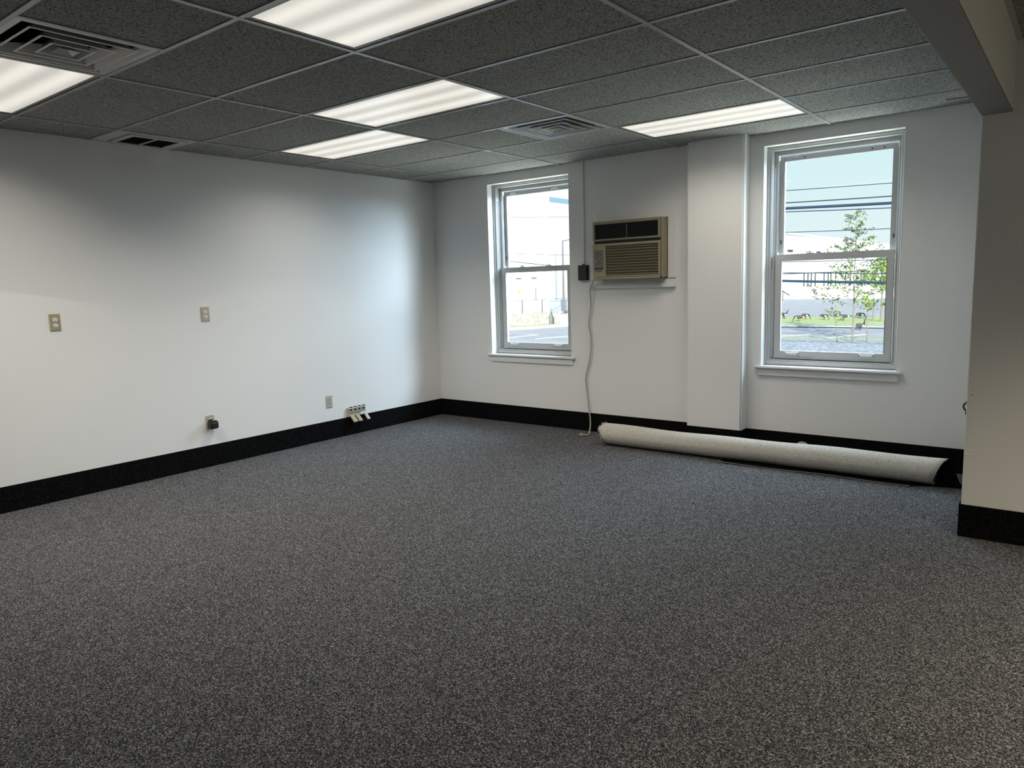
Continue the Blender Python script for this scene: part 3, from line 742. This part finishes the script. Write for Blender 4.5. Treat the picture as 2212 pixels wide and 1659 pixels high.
# frayed yarn round the cut left end
mb = MB()
for i in range(170):
    a = rnd.uniform(0, 1) * 2 * math.pi
    u = ('arc', a / (2 * math.pi)); p_, d = sect(u, X0)
    q0 = Vector((xstart(u) + rnd.uniform(-.002, .012), p_.y, p_.z)) + d * rnd.uniform(.000, .006)
    q1 = q0 + Vector((rnd.uniform(-.018, .006), 0, 0)) + d * rnd.uniform(-.006, .009) + Vector((0, rnd.uniform(-.01, .01), rnd.uniform(-.008, .01)))
    q1.z = max(q1.z, .003); q0.z = max(q0.z, .003)
    mb.tube([q0, (q0 + q1) / 2 + d * .003, q1], .0022, 5, mi=0 if rnd.random() < .62 else 1)
fr_ = mb.build('frayed_edge', [M['fray'], M['pile']], roll); fr_['kind'] = 'stuff'
tag(roll, 'loosely rolled carpet with pale backing outward, lying along the window wall', 'carpet roll')
pp = MB(); ang = [math.pi * i / 10 for i in range(11)]
pp.prism([(.045 * math.cos(a), .035 * math.sin(a)) for a in ang], lambda p_, e_: (-.062 + p_[0], 3.838 + .002 * e_, .147 + p_[1]))
pp.prism([(-.045, -.146), (.045, -.146), (.045, .0), (-.045, .0)], lambda p_, e_: (-.062 + p_[0], 3.838 + .002 * e_, .147 + p_[1]))
tag(pp.build('paper_tag', M['fray']), 'rounded grey tag just peeking above the middle of the carpet roll', 'tag')

# ================================================================== outside
ZG = -2.16
def plate(name, poly, z, mt, th_=.1):
    return struct(MB().prism(poly, lambda p_, e_: (p_[0], p_[1], z - th_ + th_ * e_)).build(name, mt))
plate('ground', [(-260, WO), (120, WO), (120, 320), (-260, 320)], ZG - .02, M['asphalt'], .5)
plate('ground_mulch', [(-14.5, 22), (8, 22), (8, 41.6), (-14.5, 40.6)], ZG + .06, M['mulch'])
plate('ground_verge', [(-14.5, 40.6), (8, 41.6), (8, 42.6), (-14.5, 41.7)], ZG + .05, M['grass'])
plate('ground_grass', [(-32, 51.7), (10, 51.9), (10, 66.5), (-32, 60.6)], ZG + .12, M['grass'])
plate('ground_curb', [(-32, 51.2), (10, 51.4), (10, 51.9), (-32, 51.7)], ZG + .14, M['util'])
plate('ground_concrete', [(-60, 118), (20, 190), (20, 300), (-60, 300)], ZG + .05, M['concrete'])
for i, (a, c) in enumerate([((-13.6, 42.6), (-11.77, 45.3)), ((-10.1, 42.8), (-8.85, 46.0)), ((-29.6, 36.6), (-29.2, 40.4)), ((-26.9, 37.2), (-26.2, 39.9))]):
    d = (Vector(c) - Vector(a)).normalized(); nn = Vector((-d.y, d.x)) * .16
    plate('ground_stripe', [tuple(Vector(a) - nn), tuple(Vector(c) - nn), tuple(Vector(c) + nn), tuple(Vector(a) + nn)], ZG - .005, M['white_line'], .012)
# raised lot, kerb and rubble wall seen through the left window
D = Vector((2.0, 5.4)).normalized(); NL = Vector((-D.y, D.x))
P0 = Vector((-36.4, 47.1))
def along(s_, off): return tuple(P0 + D * s_ + NL * off)
plate('ground_lot', [along(-25, .4), along(22, .4), along(22, 90), along(-25, 90)], ZG + 1.05, M['concrete'], 1.0)
plate('ground_kerb', [along(-25, -2.9), along(22, -2.9), along(22, -1.6), along(-25, -1.6)], ZG + .12, M['concrete'], .15)
plate('ground_strip', [along(-25, -1.6), along(22, -1.6), along(22, .2), along(-25, .2)], ZG + .10, M['grass'], .12)
t = M['stone'].node_tree; vb = t.nodes.new('ShaderNodeTexVoronoi'); vb.inputs['Scale'].default_value = 3.2; t.links.new(pos(t), vb.inputs['Vector'])
rv = t.nodes.new('ShaderNodeValToRGB'); rv.color_ramp.elements[0].color = (0.66, 0.64, 0.58, 1); rv.color_ramp.elements[1].color = (0.36, 0.34, 0.30, 1); rv.color_ramp.elements[0].position = .25; rv.color_ramp.elements[1].position = .62
t.links.new(vb.outputs['Distance'], rv.inputs[0]); t.links.new(rv.outputs[0], t.nodes['Principled BSDF'].inputs['Base Color'])
rwall = MB().prism([along(-25, 0), along(22, 0), along(22, .5), along(-25, .5)], lambda p_, e_: (p_[0], p_[1], ZG + 1.12 * e_)).build('retaining_wall', M['stone'])
tag(rwall, 'pale rubble stone retaining wall below the fence, seen through the left window', 'stone wall')
fe = empty('wire_fence', (*along(0, .25), ZG + 1.1))
for i in range(12):
    p_ = along(-7.2 + 2.05 * i, .25)
    MB().tube([(p_[0], p_[1], ZG + 1.0), (p_[0], p_[1], ZG + 2.25)], .05, 8).build('fence_post', M['galv'], fe)
a, c = along(-7.2, .25), along(-7.2 + 2.05 * 11, .25)
for dz in (2.22, 1.25): MB().tube([(*a, ZG + dz), (*c, ZG + dz)], .022 if dz > 2 else .008, 6).build('rail', M['galv'], fe)
tag(fe, 'thin wire fence standing on the rubble stone wall', 'fence')
# parking lot lamp post on a concrete drum
lp = empty('lamp_post', (-35.5, 53.1, ZG))
MB().disc((-33.9, 50.9, ZG + .05), (0, 0, 1), .40, .90, 20).build('concrete_base', M['bldg'], lp, (-35.5, 53.1, ZG))
MB().tube([(-33.9, 50.9, ZG + .95), (-33.9, 50.9, ZG + 1.0)], .28, 12).build('base_flange', M['galv'], lp, (-35.5, 53.1, ZG))
MB().tube([(-33.9, 50.9, ZG + .95), (-33.9, 50.9, ZG + 3), (-33.9, 50.9, 5.0)], [.12, .09, .06], 10).build('pole', M['galv'], lp, (-35.5, 53.1, ZG))
MB().tube([(-33.9, 50.9, 4.95), (-32.4, 50.9, 5.1)], .04, 8).build('arm', M['galv'], lp, (-35.5, 53.1, ZG))
MB().bbox(-32.6, -31.8, 50.72, 51.08, 5.02, 5.16, .03).build('lamp_head', M['galv'], lp, (-35.5, 53.1, ZG))
tag(lp, 'tall thin lamp post on a white concrete drum outside the left window', 'lamp post')
hy = empty('standpipe', (-35.2, 49.6, ZG + .1))
hp = Vector((-34.85, 50.3, ZG + .1))
MB().tube([hp, hp + Vector((0, 0, .6)), hp + Vector((0, 0, .8)), hp + Vector((0, 0, .95))], [.19, .19, .12, .05], 12).build('barrel', M['galv'], hy, (-35.2, 49.6, ZG + .1))
MB().tube([hp + Vector((0, 0, .9)), hp + Vector((0, 0, 1.35))], .03, 6).build('rod', M['galv'], hy, (-35.2, 49.6, ZG + .1))
tag(hy, 'small grey bottle-shaped standpipe beside the concrete lamp base', 'standpipe')
lp2 = empty('distant_lamp_post', (-47.5, 67, -1.1))
MB().bbox(-48.4, -46.6, 66.4, 67.6, -1.1, -.75, .05).build('plinth', M['door_ext'], lp2)
MB().tube([(-47.5, 67, -.8), (-47.5, 67, .6), (-47.5, 67, 9)], [.20, .14, .06], 8).build('pole', M['door_ext'], lp2)
tag(lp2, 'far thin pole on a grey plinth behind the wire fence', 'lamp post')
uc = empty('utility_cabinet', (-36.4, 53.9, ZG + 1.05))
MB().bbox(-37.0, -35.7, 53.2, 54.2, ZG + 1.05, ZG + 2.0, .03).build('cabinet_body', M['util'], uc); MB().bbox(-37.05, -35.65, 53.15, 54.25, ZG + 2.0, ZG + 2.06, .01).build('cabinet_top', M['util'], uc)
tag(uc, 'blue-grey utility cabinet behind the wire fence', 'cabinet')
# white buildings
def bldg(name, x0, x1, y0, y1, h, label):
    o = empty(name, ((x0 + x1) / 2, (y0 + y1) / 2, ZG))
    MB().box(x0, x1, y0, y1, ZG, h).build('wall', M['bldg'], o); MB().box(x0 - .2, x1 + .2, y0 - .2, y1 + .2, h, h + .3).build('parapet', M['bldg'], o)
    return tag(o, label, 'building')
b1 = bldg('white_building', -95, -52.3, 75, 118, 23, 'large white building filling the view through the left window')
MB().box(-52.3, -52.22, 75.4, 117, 11.55, 12.12).build('fascia_stripe', M['blue'], b1)
for x in (-57.0, -54.5):
    dr = MB().bbox(x - .5, x + .5, 74.9, 75.05, -1.05, 1.2, .02).build('door', M['door_ext'], b1)
    lmp = MB().bbox(x - .35, x + .35, 74.6, 75.0, 2.05, 2.25, .04).build('door_lamp', M['galv'], b1)
MB().box(-57.15, -56.85, 74.86, 74.9, .25, .65).build('notice', M['yellow'], b1)
MB().bbox(-54.35, -54.25, 74.84, 74.9, -.6, .9, .01).build('door_handle', M['galv'], b1)
b2 = bldg('long_white_building', -60, -39.5, 126, 240, 8.5, 'long white building in the distance through the right window')
for i, y in enumerate((128, 145, 152)): MB().bbox(-39.5, -39.3, y, y + 2.4, 5.6, 5.9, .02).build('louvre', M['wire'], b2)
for i in range(7): MB().box(-39.5, -39.38, 130 + i * 9, 130.3 + i * 9, -1, 4.8).build('panel_seam', M['door_ext'], b2)
b3 = bldg('low_white_building', -30, -6, 215, 240, 7.6, 'low white building far behind the sapling')
for z in (6.6, 5.2): MB().bbox(-21, -14, 214.8, 215.0, z, z + .25, .02).build('louvre', M['wire'], b3)
# dock railing
rl = empty('dock_railing', (-32, 118, ZG))
for x in (-33.7, -33.1, -32.6, -32.0, -30.7, -30.1, -29.7, -29.0, -27.6, -26.9, -25.4, -24.9, -23.6, -22.6, -21.5): MB().tube([(x, 118, -.35), (x, 118, 1.8)], .10, 6).build('post', M['railing'], rl)
MB().tube([(-37, 118, 1.8), (-19, 118, 1.8)], .08, 6).build('top_rail', M['railing'], rl); MB().bbox(-38, -18, 117.7, 118.3, ZG - .05, -.3, .05).build('dock_edge', M['bldg'], rl)
tag(rl, 'row of thin dark railing posts in front of the distant long building', 'railing')
hr = empty('handrail', (-36.5, 112, ZG))
MB().tube([(-37.4, 112, ZG + 1.9), (-35.9, 112, ZG + 1.9), (-34.0, 112, ZG + .7)], .09, 6).build('rail', M['railing'], hr)
for x, z in ((-37.2, 1.9), (-36.3, 1.9), (-35.0, 1.3)): MB().tube([(x, 112, ZG - .02), (x, 112, ZG + z)], .07, 6).build('post', M['railing'], hr)
tag(hr, 'short sloping handrail by the far driveway at the window edge', 'handrail')
# overhead wires between three poles
for x, wh in ((-12.4, 'between the two windows'), (9.0, 'far to the right'), (-38, 'far to the left')):
    up = empty('utility_pole', (x, 25, ZG))
    MB().tube([(x, 25, ZG - .2), (x, 25, 7.5)], [.16, .11], 12).build('shaft', M['pole'], up); MB().bbox(x - .06, x + .06, 24.0, 26.4, 5.2, 5.35, .01).build('crossarm', M['pole'], up); MB().bbox(x - .2, x + .2, 24.9, 26.1, 2.2, 2.3, .01).build('bracket', M['pole'], up)
    tag(up, 'weathered wooden pole out of view carrying the overhead wires, ' + wh, 'utility pole', 'utility poles along the road')
WL = {4.41: 'topmost thin overhead wire in the sky of the right window', 3.99: 'thin overhead wire just above the thick cable bundle', 3.80: 'thick dark blue overhead cable bundle across the right window', 3.68: 'thin overhead wire just below the thick cable bundle', 2.97: 'lone thin overhead wire above the distant roofline', 1.27: 'thick dark cable crossing the lower pane in front of the sapling', 1.56: 'thin wire just above the thick cable in the lower pane', 1.94: 'thin wire hidden by the sash rail beside the tree crown'}
for z, r_, sl in ((4.41, .013, -.027), (3.99, .019, -.026), (3.80, .046, -.034), (3.68, .016, -.044), (2.97, .012, -.030), (1.27, .042, -.044), (1.56, .012, -.042), (1.94, .012, -.02)):
    pts = [(x, 25, z + sl * (x + 7.0) + .0016 * ((x + 5.3) ** 2 - 3)) for x in [-12.2 + 1.4 * i for i in range(16)]]
    tag(MB().tube(pts, r_, 8).build('overhead_wire', M['wire']), WL[z], 'wire', 'overhead wires')
for z, sl, lb in ((4.44, -.07, 'highest faint wire across the white building in the left window'), (2.82, -.066, 'middle faint wire across the white building in the left window'), (2.41, -.128, 'lowest sloping wire just above the left window sash rail')):
    pts = [(x, 25 if z > 2.5 else 26, z + sl * (x + 19.3) + .001 * (x + 17.7) ** 2) for x in [-37.86 + 1.6845 * i for i in range(16)]]
    tag(MB().tube(pts, .012 if z > 2.5 else .022, 8).build('overhead_wire', M['galv']), lb, 'wire', 'overhead wires')

# ------------------------------------------------------------------ young trees
def tree(x, y, h, crown0, spread, nb, leaves, label, lean=0.0, tr_r=.05, green=.5, seed=1, lsz=.11):
    rn = random.Random(seed); o = empty('sapling', (x, y, ZG + .05))
    z0 = ZG + .05
    tp = [(x + lean * (i / 6) ** 1.5 + rn.uniform(-.03, .03), y + rn.uniform(-.03, .03), z0 + h * i / 6) for i in range(7)]
    tp[0] = (x, y, z0 - .05)
    MB().tube(tp, [tr_r * (1 - .88 * i / 6) for i in range(7)], 8).build('trunk', M['bark'], o)
    br = MB(); lf = MB()
    def leaf(c, g):
        a, b_ = rn.uniform(0, 6.28), rn.uniform(-.9, .9); s_ = lsz * rn.uniform(.6, 1.25)
        d = Vector((math.cos(a) * math.cos(b_), math.sin(a) * math.cos(b_), math.sin(b_) - .25)).normalized()
        sd_ = d.cross(Vector((rn.uniform(-1, 1), rn.uniform(-1, 1), rn.uniform(-1, 1)))).normalized() * s_ * .32
        c = Vector(c); m_ = c + d * s_ * .5
        lf.add([c, m_ + sd_, c + d * s_, m_ - sd_], [(0, 1, 2, 3)], 0 if g else 1)
    for i in range(nb):
        f = crown0 + (1 - crown0) * (i + rn.random()) / nb
        k = min(int(f * 6), 5); q = f * 6 - k
        p_ = Vector(tp[k]).lerp(Vector(tp[k + 1]), q)
        ln = spread * (1.05 - .85 * ((f - crown0) / (1 - crown0))) * rn.uniform(.6, 1.15)
        a = i * 2.4 + rn.uniform(-.5, .5)
        d = Vector((math.cos(a), math.sin(a), rn.uniform(.15, .7))).normalized()
        pts = [p_ + d * ln * s_ + Vector((0, 0, -.12 * ln * s_ * s_ + rn.uniform(-.03, .03))) for s_ in (0, .35, .7, 1)]
        br.tube(pts, [tr_r * .22, tr_r * .16, tr_r * .1, tr_r * .05], 5)
        for t2 in (.5, .8):
            c = pts[0].lerp(pts[3], t2); dd = Vector((rn.uniform(-1, 1), rn.uniform(-1, 1), rn.uniform(-.2, .8))).normalized()
            br.tube([c, c + dd * ln * .35], [tr_r * .08, tr_r * .03], 4)
            for _ in range(int(leaves / nb / 4 * ln / spread * 1.6)): leaf(c + dd * ln * rn.uniform(.05, .4), rn.random() < green)
        for _ in range(int(leaves / nb / 2 * ln / spread * 1.6)):
            s_ = rn.uniform(.2, 1.05); c = pts[0].lerp(pts[3], s_) + Vector([rn.uniform(-.10, .10) for _ in range(3)])
            leaf(c, rn.random() < green)
    br.build('branches', M['bark'], o)
    fo = lf.build('foliage', [M['leaf'], M['leaf_dk']], o); fo['kind'] = 'stuff'
    return tag(o, label, 'tree', 'young trees outside the right window')
tree(-8.0, 39.3, 6.75, .26, 2.3, 54, 3500, 'tallest young tree with thin straight trunk in the right window', .0, .052, .30, 5, .12)
tree(-8.65, 39.0, 1.9, .62, .75, 9, 170, 'short bare-topped sapling left of the tallest tree', -.30, .042, .45, 8, .12)
tree(-7.33, 39.4, 2.55, .62, .80, 10, 230, 'short sapling with bright leaves right of the tallest tree', -.05, .040, .85, 11, .13)
tree(-10.2, 56.9, 5.1, .42, 2.1, 30, 1700, 'leafy tree on the grass strip at the right window edge', .1, .09, .75, 14, .20)
tree(-10.85, 57.4, 3.0, .80, .5, 5, 40, 'bare thin stake-like sapling on the grass strip', .0, .07, .4, 17, .12)

# ------------------------------------------------------------------ geese
def goose(x, y, z, head, pose, label):
    """pose: graze | stand | alert"""
    o = empty('goose', (x, y, z)); o.rotation_euler = (0, 0, head); o.scale = (.86, .86, .86); o['org'] = (0, 0, 0)
    P = [(-.50, 0, .36), (-.40, 0, .38), (-.25, 0, .39), (-.05, 0, .38), (.12, 0, .39), (.22, 0, .42)]
    Rr = [.02, .07, .125, .155, .14, .09]
    if pose == 'graze':
        P += [(.32, 0, .40), (.40, 0, .28), (.44, 0, .15), (.46, 0, .09), (.50, 0, .06), (.55, 0, .03)]
    elif pose == 'stand':
        P += [(.28, 0, .52), (.33, 0, .62), (.35, 0, .72), (.38, 0, .77), (.44, 0, .76), (.50, 0, .745)]
    else:
        P += [(.26, 0, .54), (.28, 0, .68), (.28, 0, .82), (.30, 0, .88), (.37, 0, .88), (.44, 0, .865)]
    Rr += [.055, .036, .032, .045, .038, .012]
    Q = smooth(P, 3); RR = []
    for i in range(len(P) - 1):
        for k in range(3): RR.append(Rr[i] + (Rr[i + 1] - Rr[i]) * k / 3)
    RR.append(Rr[-1])
    mb = MB(); n = 12; mb.tube(Q, RR, n)
    # feather colours by where they are on the body
    nf = (len(Q) - 1) * n
    for fi in range(nf):
        ring = fi // n; zc_ = sum(mb.v[j][2] for j in mb.f[fi]) / 4
        if ring >= 16: mb.m[fi] = 1
        if ring in (26, 27) : mb.m[fi] = 2 if fi % n in (2, 3, 4, 8, 9, 10) else 1
        if ring < 4 or (12 <= ring < 16 and zc_ < .40): mb.m[fi] = 2
    body = mb.build('body', [M['goose_b'], M['goose_n'], M['goose_w']], o)
    for s_ in (-1, 1):
        MB().tube([(-.02, s_ * .06, .28), (.00, s_ * .06, .12), (-.01, s_ * .06, .012)], [.03, .014, .012], 6).add([(-.02, s_ * .06 - .02, .01), (.07, s_ * .06 - .045, .006), (.07, s_ * .06 + .045, .006), (-.02, s_ * .06 + .02, .01), (0, s_ * .06, .022)], [(0, 1, 4), (1, 2, 4), (2, 3, 4), (3, 0, 4), (0, 3, 2, 1)]).build('leg', M['goose_n'], o)
        MB().prism([(-.42, .37), (-.10, .30), (.14, .36), (.10, .46), (-.15, .50), (-.36, .43)], lambda p_, e_: (p_[0], s_ * (.105 + .045 * e_), p_[1])).build('wing', M['goose_b'], o)
    return tag(o, label, 'goose', 'geese outside the right window')
zgr = ZG + .12
goose(-9.9, 49.4, ZG - .02, R(25), 'alert', 'goose standing on the asphalt beside the short leafy sapling')
goose(-16.2, 59.2, zgr, R(-10), 'graze', 'grazing goose on the grass, head lowered to the right')
goose(-15.9, 56.4, zgr, R(190), 'graze', 'lower goose on the grass below the grazing one')
goose(-18.3, 59.3, zgr, R(15), 'graze', 'goose at the left edge of the right window')
goose(-14.6, 58.6, zgr, R(-20), 'graze', 'goose partly hidden by the short bare sapling')
goose(-13.0, 57.9, zgr, R(175), 'stand', 'goose on the grass just left of the tallest trunk')
goose(-12.5, 60.8, zgr, R(10), 'graze', 'goose right of the tallest trunk, upper edge of the grass')
goose(-18.3, 60.4, zgr, R(0), 'stand', 'pale goose at the back edge of the grass, second from left')
